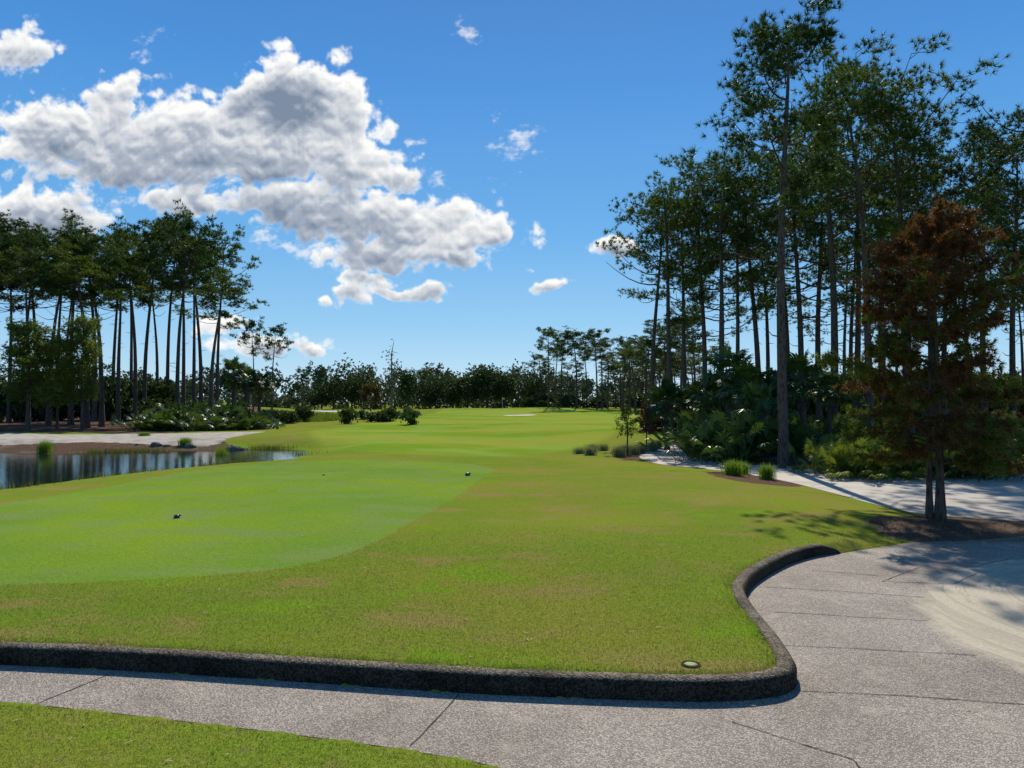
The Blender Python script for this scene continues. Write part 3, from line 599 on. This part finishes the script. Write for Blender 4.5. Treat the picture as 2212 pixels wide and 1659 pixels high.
UU,VV=np.meshgrid(np.arange(-420,1500,ST),np.arange(-120,800,ST));cu=UU;cv=VV
ell=[(350,300,320,95),(120,290,150,90),(235,215,80,55),(610,165,85,68),(640,230,150,115),(725,250,88,98),(600,320,270,85),(760,350,130,55),(840,385,90,28),(280,360,190,50),(420,270,150,80),(520,230,90,60),
(640,430,190,45),(790,465,250,58),(930,500,190,48),(1010,515,90,24),(830,548,150,42),(960,560,110,26),
(70,462,170,62),(15,105,88,58),(390,430,120,30),(815,605,60,20),(870,628,105,19),(770,640,60,17),(697,652,24,10),
(1335,535,52,20),(1180,615,50,13),(650,752,60,18),(560,745,70,25),(480,700,60,20),(-300,300,180,90),(-330,520,160,40)]
wisp=[(1110,310,60,72),(1000,55,40,32),(905,372,75,38),(830,240,25,22),(700,740,60,14),(600,520,90,30),(300,95,55,46),(318,165,36,20),(180,430,110,36),(1145,580,22,9),(520,390,120,40),(1050,540,60,25),(700,520,120,40)]
sx_=cu/60.;sy_=cv/60.
wu=cu+fbm(sx_*.6,sy_*.6,5,1)*44;wv_=cv+fbm(sx_*.6,sy_*.6,5,31)*30
E=np.full(cu.shape,-9.);sw=np.full(cu.shape,1e-9);sh=np.zeros(cu.shape)
for (a0,b0,ra,rb) in ell:
    k_=.5+min(.5,ra/300.);q=1-np.sqrt(((wu-a0)/ra)**2+((wv_-b0)/rb)**2);q=q*k_*1.2
    E=np.maximum(E,q);wt=np.exp(np.clip(q,-3,2)*6);sw+=wt;sh+=wt*np.clip((b0-wv_)/rb,-1,1)
ht=sh/sw
bl=fbm(sx_*.75,sy_*.85,6,50,.48,True)
blL=fbm(sx_*.75,sy_*.85,4,50,.48,True);blL2=fbm(sx_*.75+.04,sy_*.85-.16,4,50,.48,True)
fi=fbm(sx_*2.2,sy_*2.2,5,70,.6);lo_=fbm(sx_*.35,sy_*.45,3,120,.5)
Dn=E+(bl-.28)*1.1+fi*.36+.05
Th=np.clip(Dn,0,1.1)
acc=np.zeros(cu.shape);c_=np.zeros(cu.shape[1]);dec=math.exp(-ST/44.)
for r_ in range(cu.shape[0]):
    c_=c_*dec+Th[r_]*ST/44.;c_=(np.roll(c_,1)+2*c_+np.roll(c_,-1))/4;acc[r_]=c_
W2=np.full(cu.shape,-9.)
for (a0,b0,ra,rb) in wisp: W2=np.maximum(W2,(1-np.sqrt(((wu-a0)/ra)**2+((wv_-b0)/rb)**2))*.6)
wn_=fbm(sx_*1.1+sy_*.5,sy_*1.6,6,90,.68)
Dw=(W2-.22+wn_*1.2)*.55
al=ss(Dn,.0,.46);alw=ss(Dw,0.,.36)*.65
lit=.17+.62*np.exp(-acc*1.35)+.33*ht+(blL-blL2)*.7+fi*.07+lo_*.42+(1-ss(Dn,.08,.55))*.36+.09
lit-=.6*np.exp(-(((wu-590)/75)**2+((wv_-218)/38)**2))
lit=np.where(alw>al,.95,lit)
A_=np.maximum(al,alw)
edge=ss(cv,810,700)*ss(cv,-118,-80);A_=A_*np.where(cv>0,1,edge)*ss(cu,-415,-330)
a=((cu-CX)/F).ravel();b=((HOR-cv)/F).ravel();A_=A_.ravel();lit=lit.ravel()
dirs=unit(np.stack([a,np.ones_like(a),b],1));V=dirs*3200+[0,0,CAMH]
ncol=UU.shape[1];nrow=UU.shape[0];i=(np.arange(nrow-1)[:,None]*ncol+np.arange(ncol-1)[None]).ravel()
Fq=np.stack([i,i+1,i+ncol+1,i+ncol],1);Fq=Fq[A_[Fq].max(1)>.002]
used,inv=np.unique(Fq,return_inverse=True);M=MB();M.add(V[used],inv.reshape(-1,4))
m,g=newmat('cloud');A=lambda nm:g.n('ShaderNodeAttribute',attribute_name=nm).outputs['Fac']
c=g.mix(g.mr(A('lit'),.05,.5,sm=False),(.21,.27,.37),(.48,.53,.61));c=g.mix(g.mr(A('lit'),.45,.98,sm=False),c,(1.,1.,.98))
ms=g.n('ShaderNodeMixShader',{0:A('thick'),1:g.n('ShaderNodeBsdfTransparent').outputs[0],2:g.n('ShaderNodeEmission',{0:c,1:1.}).outputs[0]});out(g,ms.outputs[0])
m.cycles.emission_sampling='NONE'
me=M.mesh('sky_clouds',[m],(0,));att(me,'thick',A_[used]);att(me,'lit',lit[used]);obj('sky_clouds',me)
print('clouds',len(used),time.time()-T0)
w=bpy.data.worlds.new("World");sc.world=w;w.use_nodes=True;w.node_tree.nodes.clear();g=G(w.node_tree)
sx=g.n('ShaderNodeSeparateXYZ',{0:g.n('ShaderNodeTexCoord').outputs['Generated']})
sky=g.n('ShaderNodeTexSky',sky_type='NISHITA',sun_disc=False,sun_elevation=math.radians(EL),sun_rotation=math.radians(AZ),air_density=1.,dust_density=.1,ozone_density=3.)
rp=g.n('ShaderNodeValToRGB',{0:sx.outputs[2]});cr_=rp.color_ramp
cr_.elements[0].position=0;cr_.elements[0].color=(.50,.74,.92,1);cr_.elements[1].position=1;cr_.elements[1].color=(.03,.12,.38,1)
for p_,c_ in [(.10,(.27,.57,.87)),(.22,(.125,.42,.82)),(.40,(.055,.28,.72)),(.55,(.04,.19,.54))]:
    e_=cr_.elements.new(p_);e_.color=(*c_,1)
b1=g.n('ShaderNodeBackground',{0:sky.outputs[0],1:.016});b2=g.n('ShaderNodeBackground',{0:rp.outputs[0],1:.86})
ad=g.n('ShaderNodeAddShader',{0:b1.outputs[0],1:b2.outputs[0]});g.nt.links.new(ad.outputs[0],g.n('ShaderNodeOutputWorld').inputs[0])
# ---------- camera
cd=bpy.data.cameras.new('camera');cd.lens=26;cd.sensor_width=36;cd.clip_end=6000;cd.clip_start=.05
co=bpy.data.objects.new('camera',cd);co.location=(0,0,CAMH);co.rotation_euler=(math.pi/2+PIT,0,0);sc.collection.objects.link(co);sc.camera=co
print('done',time.time()-T0)
